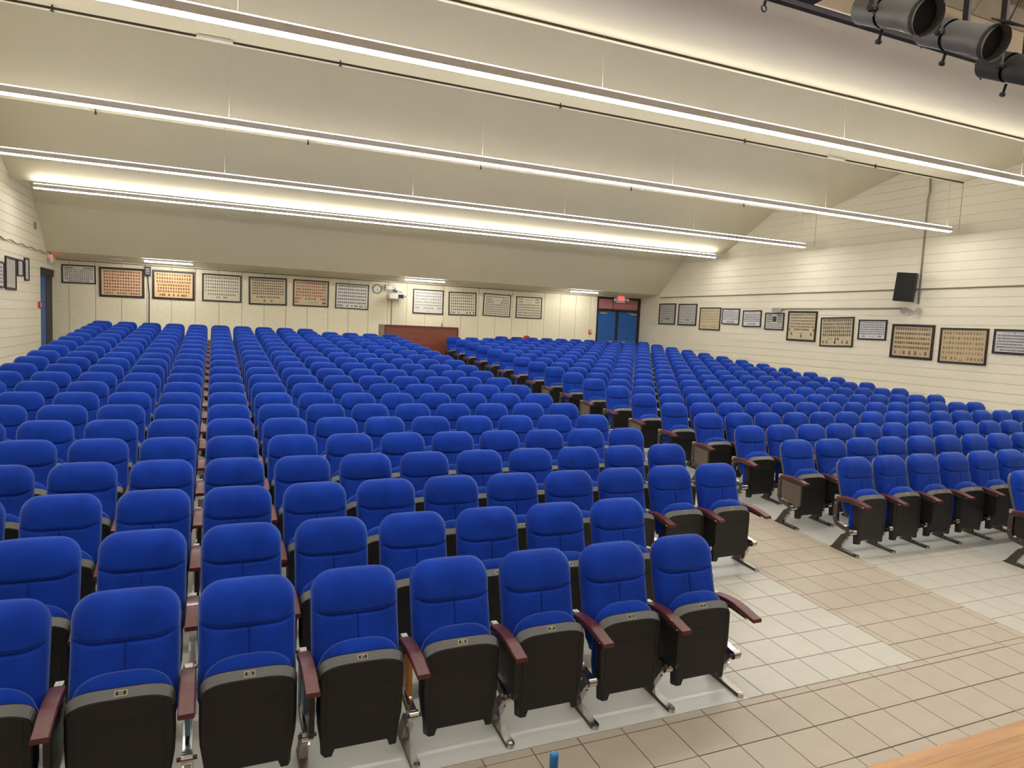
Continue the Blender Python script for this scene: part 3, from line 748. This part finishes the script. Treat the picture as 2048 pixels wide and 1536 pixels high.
picture('r', 12.06, 2.91, .74, .50, .006, 'white', 'black', [(v, ev(12)[:4]+ev(12)[8:], .06, .1, False) for v in (.1, .24, .38, .52)]+rws(3, 12, .6, .97, .6, .62), 'small class photo with one large picture in its centre', GR, extra=[(.38, .62, .16, .54, 1)], fw=.03, seed=17)
picture('r', 11.03, 2.79, 1.03, .83, .008, 'tan', 'black', rws(5, 16, .02, .58, .6, .52)+[(.63, ev(10, .2, .78), .04, .07, False), (.64, [.05, .95], .05, .1, False), (.80, [.13, .87], .045, .1, False), (.87, [.5], .05, .12, False)], 'tall tan class photo under the small emergency lamp', GR, texts=[('seniors', .5, .75, .05)], fw=.04, seed=18)
picture('r', 9.85, 2.66, 1.04, .77, -.028, 'tan', 'black', rws(5, 14, .0, .68, .62, .7)+[(.76, [.48, .56], .05, .09, False), (.88, [.08, .2, .46, .7, .85], .05, .11, False)], 'tilted tan class photo with SENIORS lettering, eighth from corner', GR, texts=[('SENIORS', .3, .76, .045), ('CLASS', .74, .76, .04)], fw=.028, seed=19)
picture('r', 8.79, 2.74, .80, .50, -.001, 'bluewhite', 'black', rws(6, 15, .03, .80, .58, .62)+[(.88, [.13, .18, .23, .75, .8, .85], .03, .1, False)], 'small white class photo below the loudspeaker', GR, texts=[('County School', .48, .88, .04)], fw=.03, seed=20)
picture('r', 7.71, 2.49, 1.07, .80, .013, 'ochre', 'black', rws(5, 15, .0, .78, .62, .48)+[(.88, [.08, .32, .47, .62, .88], .045, .12, False)], 'large tan class photo with sparse rows, third from right edge', GR, texts=[('19', .22, .9, .06), ('74', .75, .9, .06)], fw=.045, seed=21)
picture('r', 6.51, 2.44, 1.05, .78, .002, 'ochre', 'dim', rws(5, 14, .03, .8, .6, .58)+[(.89, [.07, .14, .27, .36, .64, .72, .8, .88, .95], .042, .095, False)], 'tan class photo of oval portraits dated 1971', GR, texts=[('1971', .48, .95, .06)], shape='oval', fw=.032, seed=22)
picture('r', 5.48, 2.57, .80, .51, .012, 'bluewhite', 'black', rws(5, 20, .14, .84, .62, .66)+[(.91, ev(20)[2:], .028, .09, False)], 'white class photo cut by the right edge of the picture', GR, texts=[('County High School', .5, .07, .05), ('19', .05, .91, .05)], fw=.035, seed=23)
picture('l', 13.44, 2.99, .78, .53, 0, 'bluewhite', 'grey', rws(5, 12, .1, .9), 'framed sheet at the left edge of the picture', GL, fw=.03, seed=24)
picture('l', 14.36, 3.05, .83, .69, 0, 'grey', 'grey', [], 'large grey glazed frame, tallest on the left wall', GL, extra=[(.1, .9, .1+.06*k, .115+.06*k, 2) for k in range(13)], fw=.04, seed=25)
picture('l', 15.14, 3.21, .49, .37, .01, 'bluewhite', 'grey', [], 'small framed document between two tall frames, left wall', GL, texts=[('Award', .5, .2, .07)], extra=[(.15, .85, .4+.1*k, .43+.1*k, 2) for k in range(5)], fw=.03, seed=26)
picture('l', 15.72, 3.21, .41, .52, .02, 'bluewhite', 'grey', [], 'narrow framed document nearest the left door', GL, extra=[(.2, .8, .15+.1*k, .18+.1*k, 2) for k in range(7)], fw=.035, seed=27)

# ================================================================== WALL FITTINGS
# clock
ck = empty('wall_clock', (-.205, YB, 3.42)); tag(ck, 'round white clock with black rim on the back wall', 'clock')
q = MB(); prof = [(.0, -.006), (.128, -.006), (.132, -.028), (.142, -.032), (.150, -.022), (.150, 0)]
rows = [[(r_*math.cos(t), y_, r_*math.sin(t)) for t in [2*math.pi*i/28 for i in range(28)]] for r_, y_ in prof[1:]]
q.grid(rows, 0, True, closed=True); q.build('rim', m_blk, ck)
q = MB(); q.face([(.131*math.cos(t), -.010, .131*math.sin(t)) for t in [2*math.pi*i/28 for i in range(28)]]); q.build('dial', m_whitep, ck)
for k in range(1, 13):
    t = R(90-30*k); o = obj('numeral', text_mesh(str(k), .035, m_blk), ck, (.10*math.cos(t), -.0112, .10*math.sin(t))); o.rotation_euler = (R(90), 0, 0)
for nm, ln, ww, deg in (('hour_hand', .065, .006, -55), ('minute_hand', .10, .004, -68)):
    q = MB(); q.box(-.01, ln, -.0135, -.012, -ww, ww, 0, Matrix.Rotation(R(-deg), 4, 'Y')); q.build(nm, m_blk, ck)
# projector
pr = empty('projector', (.36, 18.60, 3.20)); tag(pr, 'white projector on a wall bracket between the clock and booth', 'projector')
q = MB(); ol = [(-.27, -.075), (.25, -.075), (.28, -.05), (.28, .04), (.24, .075), (-.2, .09), (-.27, .06)]
q.prism_y(ol, -.16, .18); q.build('casing', m_whitep, pr)
q = MB(); q.box(.0, .175, -.172, -.155, -.055, .065); q.cyl((.10, -.19, .005), (.10, -.165, .005), .036, n=16); q.build('lens', m_blk, pr)
q = MB(); q.box(.19, .26, -.166, -.158, .012, .032); q.box(.19, .26, -.166, -.158, -.030, -.010); q.build('vent', m_blk, pr)
q = MB(); q.box(-.29, -.10, .30, .40, .22, .34); q.box(-.31, -.285, .28, .40, .17, .38); q.box(.02, .19, .28, .40, .17, .29); q.box(-.06, .08, .02, .40, .20, .23); q.cyl((0, 0, .08), (0, 0, .21), .03, n=10); q.build('bracket', m_alu, pr)
q = MB(); q.tube([(-.2, .05, .09), (-.28, .1, .15), (-.31, .12, .02), (-.29, .14, -.1), (-.22, .2, -.14)], .009); q.tube([(-.05, .06, .2), (.05, .0, .14), (.12, .05, .16), (.18, .1, .12)], .012); q.tube([(.03, 0, -.075), (.03, 0, -.1), (.03, 0, -.2)], .005); q.build('cable', m_blk, pr)
tag(part_box('cable_duct', m_conduit, None, .272, .30, YB-.02, YB, 1.6, 3.16), 'grey cable duct running down the wall below the projector', 'duct')
# hanging cable box
cb = empty('cable_box', (-6.78, 18.93, 3.38)); tag(cb, 'black metal cable box hung between two reddish class photos', 'cable box')
q = MB(); q.box(-.075, .075, -.05, .05, .0, .25); q.build('case', m_blk, cb)
for k in range(3): part_box('slot', m_alu, cb, -.055, .045, -.054, -.05, .05+.06*k, .075+.06*k)
q = MB(); q.tube([(-.06, 0, .25), (-.02, .0, .36), (.06, 0, .25)], .005); q.tube([(-.03, 0, .36), (-.05, -.2, .41), (-.2, -.5, .40), (-.72, -.6, .41)], .012); q.build('strap', m_blk, cb)
q = MB(); q.tube([(.0, .02, 0), (.005, .03, -.2), (.03, .05, -.45), (.03, .05, -1.6)], .013); q.build('cord', m_blk, cb)
tag(part_box('access_point', m_whitep, None, -7.62, -7.36, 18.2, 18.5, 3.725, 3.765), 'white square wireless box under the rear soffit at left', 'wireless box')
# exit signs
def exit_sign(name, loc, rz, label, heads=True):
    root = empty(name, loc); root.rotation_euler = (0, 0, rz); tag(root, label, 'exit sign', 'exit signs')
    part_box('housing', m_whitep, root, -.19, .19, -.05, 0, -.125, .125)
    fm = M('exit_face', s2l((232, 96, 92)), .4, emit=.7, emit_rgb=s2l((255, 70, 66)))
    part_box('face', fm, root, -.12, .12, -.054, -.05, -.03, .105)
    t = obj('lettering', text_mesh('EXIT', .11, M('exit_letters', s2l((150, 20, 20)), .4)), root, (0, -.0548, .035)); t.rotation_euler = (R(90), 0, 0)
    if heads:
        for s in (-1, 1):
            q = MB(); q.cyl((s*.19, -.02, .02), (s*.25, -.05, .0), .02, n=8); q.cyl((s*.25, -.02, .03), (s*.29, -.11, -.03), .035, .055, n=12); q.build('lamp_head', m_whitep, root)
exit_sign('exit_sign', (8.97, 18.93, 3.60), 0, 'lit red exit sign above the blue double doors')
exit_sign('exit_sign', (XL+.002, 18.22, 3.62), R(90), 'red exit sign on the left wall above the corner door', False)
q = MB(); q.cyl((XL+.05, 17.95, 3.60), (XL+.12, 17.90, 3.57), .05, n=12); 
tag(q.build('emergency_lamp', m_whitep), 'small round lamp head beside the left exit sign', 'emergency lamp')
# fire alarm pulls
def pull(loc, rz, label):
    root = empty('fire_alarm_pull', loc); root.rotation_euler = (0, 0, rz); tag(root, label, 'fire alarm', 'fire alarm pulls')
    part_box('case', m_redp, root, -.055, .055, -.045, 0, -.08, .08)
    q = MB(); q.box(-.03, .03, -.062, -.045, -.03, .005); q.box(-.04, .04, -.047, -.045, .02, .055); q.build('handle', m_whitep, root)
pull((7.77, YB-.002, 2.34), 0, 'red fire alarm pull left of the double doors')
pull((XL+.002, 16.90, 2.41), R(90), 'red fire alarm pull beside the left door')
# loudspeaker
sp = empty('loudspeaker', (9.62, 7.80, 3.41)); sp.rotation_euler = (0, R(4), R(-62)); tag(sp, 'black loudspeaker high on the right wall', 'loudspeaker')
q = MB(); q.prism_y([(-.2, 0), (.2, 0), (.2, .65), (-.2, .65)], -.16, .10); q.build('cabinet', m_blk, sp)
q = MB(); q.box(-.185, .185, -.175, -.16, .015, .635); q.build('grille', M('grille_cloth', s2l((34, 33, 33)), .9, bump=.3, bscale=300), sp)
q = MB(); q.box(-.05, .05, .10, .22, .29, .35); q.build('bracket', m_alu, sp)
# conduits and emergency lamps on the right wall
def pipe(name, pts, r_, mat, label, cat='conduit'):
    q = MB(); q.tube(pts, r_, 8); return tag(q.build(name, mat), label, cat)
pipe('conduit', [(XR-.02, 17.75, 3.705), (XR-.02, 10, 3.71), (XR-.02, 0, 3.715)], .014, m_conduit, 'long level conduit running the length of the right wall')
pipe('conduit', [(XR-.06, 7.60, 3.36), (XR-.06, 7.60, 5.75), (XR-.06, 7.57, 5.90), (XR-.06, 7.62, 6.5)], .022, m_conduit, 'upright conduit from loudspeaker up to the ceiling')
pipe('conduit', [(XR-.02, 11.85, 3.27), (XR-.02, 7.9, 3.265)], .014, m_conduit, 'short level conduit between the two emergency lamps')
def em_lamp(y, z, label, wide):
    root = empty('emergency_lamp', (XR, y, z)); tag(root, label, 'emergency lamp', 'emergency lamps on the right wall')
    part_box('base_plate', m_whitep, root, -.05, -.001, -.06, .06, -.05, .05)
    for s in ((1, -1)):
        yy2 = s*(.17 if wide else .08)
        q = MB(); q.tube([(-.03, 0, 0), (-.06, yy2*.5, .01), (-.07, yy2*.8, -.02)], .014); q.build('arm', m_whitep, root)
        q = MB(); q.cyl((-.05, yy2, -.015), (-.16, yy2*1.1-.05, -.055), .035, .075, n=16, caps=False); q.cyl((-.05, yy2, -.015), (-.04, yy2, -.01), .035, .02, n=16); hdp = q.build('lamp_head', m_whitep, root)
        q = MB(); q.cyl((-.150, yy2*1.1-.045, -.052), (-.157, yy2*1.1-.049, -.054), .070, .070, n=16); q.build('reflector', M('lamp_reflector', s2l((196, 194, 186)), .5, metal=.2), hdp)
em_lamp(11.92, 3.28, 'small twin emergency lamp above the tall tan class photo', False)
em_lamp(7.74, 3.25, 'twin emergency lamp directly under the loudspeaker', True)
# cable on the left wall
pts = []
for k in range(40):
    y = 11.5+(17.85-11.5)*k/39; pts.append((XL+.02, y, 3.735+.022*math.sin(k*1.15)))
pipe('cable', pts, .011, m_conduit, 'wavy cable pinned along the left wall', 'cable')
tag(part_box('wall_box', m_conduit, None, XL, XL+.03, 16.53, 16.66, 4.22, 4.38), 'small painted box high on the left wall', 'wall box')
# sprinkler heads under the ceiling edges
for yy2, zz, xs2, nm in ((6.84, 6.0, (-6.86, -3.46, 0.0, 3.77, 7.14), 'third'), (10.82, 5.80, (-6.95, -3.41, .16, 3.96, 7.36), 'second')):
    for k, x in enumerate(xs2):
        q = MB(); q.cyl((x, yy2-.03, zz+.05), (x, yy2-.03, zz-.06), .010, n=6); q.cyl((x, yy2-.03, zz-.06), (x, yy2-.03, zz-.066), .024, n=10); q.box(x-.018, x+.018, yy2-.036, yy2-.024, zz-.045, zz-.03)
        tag(q.build('sprinkler_head', m_spotd), 'small dark sprinkler head, %s from left along the %s ceiling step' % (ORD[k+1], nm), 'sprinkler', 'sprinklers at the ceiling steps')
# plates hanging on the ceiling step
for x, wh in ((-5.07, 'left'), (6.08, 'right')):
    q = MB(); q.box(x-.22, x+.22, 6.80, 6.86, 5.965, 5.998)
    tag(q.build('cover_plate', m_whitep), 'flat white cover plate on the ceiling step at %s' % wh, 'cover plate', 'cover plates on the ceiling step')

# ================================================================== SOUND BOOTH
bo = empty('sound_booth', (.77, 17.0, fz(17.0))); tag(bo, 'reddish brown wooden sound booth at the back of the aisle', 'booth')
BH = 2.30-fz(17.0)
part_box('front_panel', m_cherry, bo, -1.11, 1.13, 0, .03, 0, BH-.06)
part_box('top_rail', m_cherryd, bo, -1.15, 1.16, -.015, .05, BH-.06, BH)
for x in (-1.15, 1.13): part_box('corner_post', m_cherryd, bo, x, x+.04, -.012, .05, 0, BH-.06)
part_box('side_panel', m_tanp, bo, -1.14, -1.115, .05, .76, .05, BH)
part_box('side_panel', m_cherry, bo, 1.13, 1.155, .05, .76, .05, BH)
part_box('rear_post', m_cherryd, bo, -1.15, -1.11, .76, .80, .05, BH)
part_box('desk_top', m_cherry, bo, -1.11, 1.12, .05, .78, BH-.25, BH-.22)
bt = empty('bottle', (1.36+.04, 17.02, 2.302)); tag(bt, 'small clear bottle standing on the booth rail', 'bottle')
q = MB(); prof = [(.0, 0), (.022, 0), (.024, .01), (.024, .075), (.012, .098), (.010, .112)]
q.grid([[(r_*math.cos(t), r_*math.sin(t), z_) for t in [2*math.pi*i/10 for i in range(10)]] for r_, z_ in prof], 0, True, closed=True); q.build('body', M('bottle_plastic', s2l((150, 150, 128)), .15), bt)
q = MB(); q.cyl((0, 0, .112), (0, 0, .128), .013, n=10); q.build('cap', m_conduit, bt)
rc = empty('stacking_chair', (4.745, 18.0, fz(18))); tag(rc, 'red chair with rounded back behind the last right row', 'chair')
q = MB(); ol = [(-.13, .62), (.13, .62), (.135, .9), (.10, .975), (.05, 1.0), (-.05, 1.0), (-.10, .975), (-.135, .9)]; q.prism_y(ol, .0, .03); q.build('backrest', m_redp, rc)
part_box('seat', m_redp, rc, -.2, .2, -.42, .02, .43, .47)
for x in (-.18, .18):
    for y in (-.38, .0):
        q = MB(); q.cyl((x, y, 0), (x*.9, y, .43 if y < -.1 else .68), .012, n=6); q.build('leg', m_alu, rc)

# ================================================================== STAGE LIGHTS
pp = pipe('lighting_pipe', [(-3.2, .02, 5.18), (6, .02, 5.18)], .025, m_spotd, 'dark pipe carrying the stage spotlights', 'pipe')
def spot(rear, front, r_, label, mat):
    root = empty('stage_spotlight', rear); tag(root, label, 'spotlight', 'spotlights over the stage opening')
    a = Vector((0, 0, 0)); b = Vector(front)-Vector(rear); d = b.normalized(); L = b.length
    at = lambda t: a+d*(t*L)
    q = MB()
    for t0, t1, r0, r1 in ((0, .06, r_*.6, r_*.9), (.06, .40, r_*.95, r_*.95), (.40, .44, r_*.8, r_*.8), (.44, .82, r_*.92, r_*.92), (.82, 1.0, r_*1.02, r_*1.06)):
        q.cyl(at(t0), at(t1), r0, r1, n=20, caps=(t0 == 0))
    q.build('barrel', mat, root)
    q = MB(); q.cyl(at(.90), at(.905), r_*.98, n=20); q.build('lens', M('lens_dark', (.004, .004, .005), .7), root)
    side = d.cross(Vector((0, 0, 1))).normalized(); up = side.cross(d)
    q = MB(); q.box(-r_*1.12, r_*1.12, -.01, .01, -r_*1.12, r_*1.12); 
    Mx = Matrix((side, d, up)).transposed().to_4x4(); Mx.translation = at(1.0)
    q2 = MB(); q2.box(-.6*r_, 1.25*r_, -.02, .10, 1.08*r_, 1.16*r_, 0, Mx); q2.cyl(at(.93), at(.97), r_*1.09, n=20, caps=False); q2.cyl(at(.97), at(.93), r_*1.085, n=20, caps=False)
    q2.build('gel_frame', m_spotd, root)
    mid = at(.42); q = MB(); top = Vector((mid.x, .02-rear[1], 5.18-rear[2]))
    for s in (-1, 1):
        p1 = mid+side*s*(r_+.02); q.box(-.012, .012, -.02, .02, -.02, (top.z-.12)-p1.z, 0, Matrix.Translation(p1))
        q.cyl(mid+side*s*r_*.9, mid+side*s*(r_+.045), .022, n=10)
    q.box(mid.x-r_-.04, mid.x+r_+.04, mid.y-.02, mid.y+.02, top.z-.135, top.z-.115); q.cyl((mid.x, mid.y, top.z-.12), (top.x, top.y, top.z-.03), .012, n=8)
    q.build('yoke', m_spotd, root)
    q = MB(); q.tube([at(.02)+up*.03, at(-.10)+Vector((0, 0, -.02)), at(-.08)+Vector((.06, 0, -.12)), at(.1)+Vector((.1, 0, .2)), Vector((.12, top.y-.05, top.z-.05))], .006); q.build('cord', m_blk, root)
    q = MB(); q.cyl(at(.45)-up*r_, at(.47)-up*(r_+.07), .010, n=8); q.cyl(at(.47)-up*(r_+.07)-side*.014, at(.47)-up*(r_+.07)+side*.014, .016, n=10); q.build('shutter_handle', m_blk, root)
spot((-1.07, .22, 4.675), (-1.115, -.33, 4.40), .105, 'grey stage spotlight, leftmost of the three at the top', m_spot)
spot((-.45, .22, 4.66), (-.465, -.33, 4.375), .105, 'grey stage spotlight, middle of the three at the top', m_spot)
spot((.20, .20, 4.55), (.16, -.35, 4.28), .105, 'black stage spotlight, rightmost, cut by the picture edge', m_spotd)
hk = empty('safety_hook', (-2.11, -.02, 4.34)); tag(hk, 'black clamp with dangling ring at the top of the picture', 'clamp')
q = MB(); q.box(.12, .42, -.04, .04, .14, .22); q.build('clamp', m_blk, hk)
q = MB(); q.tube([(.02, 0, .10), (.0, 0, .03)], .009); q.tube([(.018*math.sin(t), 0, .012+.018*math.cos(t)) for t in [2*math.pi*k/12 for k in range(13)]], .005); q.build('ring', m_blk, hk)

# blue handle standing in front of the stage
bh = empty('upright_handle', (-4.0, -1.40, fz(-1.4))); tag(bh, 'blue ribbed handle standing upright at the bottom edge', 'handle')
q = MB(); q.cyl((0, 0, .08), (0, 0, .85), .0115, n=12); q.build('stick', M('stick_blue', s2l((30, 90, 150)), .4), bh)
prof = [(.0135, .80)]
for k in range(9): prof += [(.0150, .83+.024*k), (.0150, .845+.024*k), (.0128, .848+.024*k)]
prof += [(.0150, 1.05), (.0150, 1.095), (.012, 1.104), (.0, 1.105)]
q = MB(); q.grid([[(r_*math.cos(t), r_*math.sin(t), z_) for t in [2*math.pi*i/16 for i in range(16)]] for r_, z_ in prof], 0, True, closed=True); q.build('grip', M('grip_blue', s2l((44, 120, 186)), .45), bh)
q = MB(); q.box(-.15, .15, -.025, .025, .0, .08); q.build('brush_head', m_blk, bh)
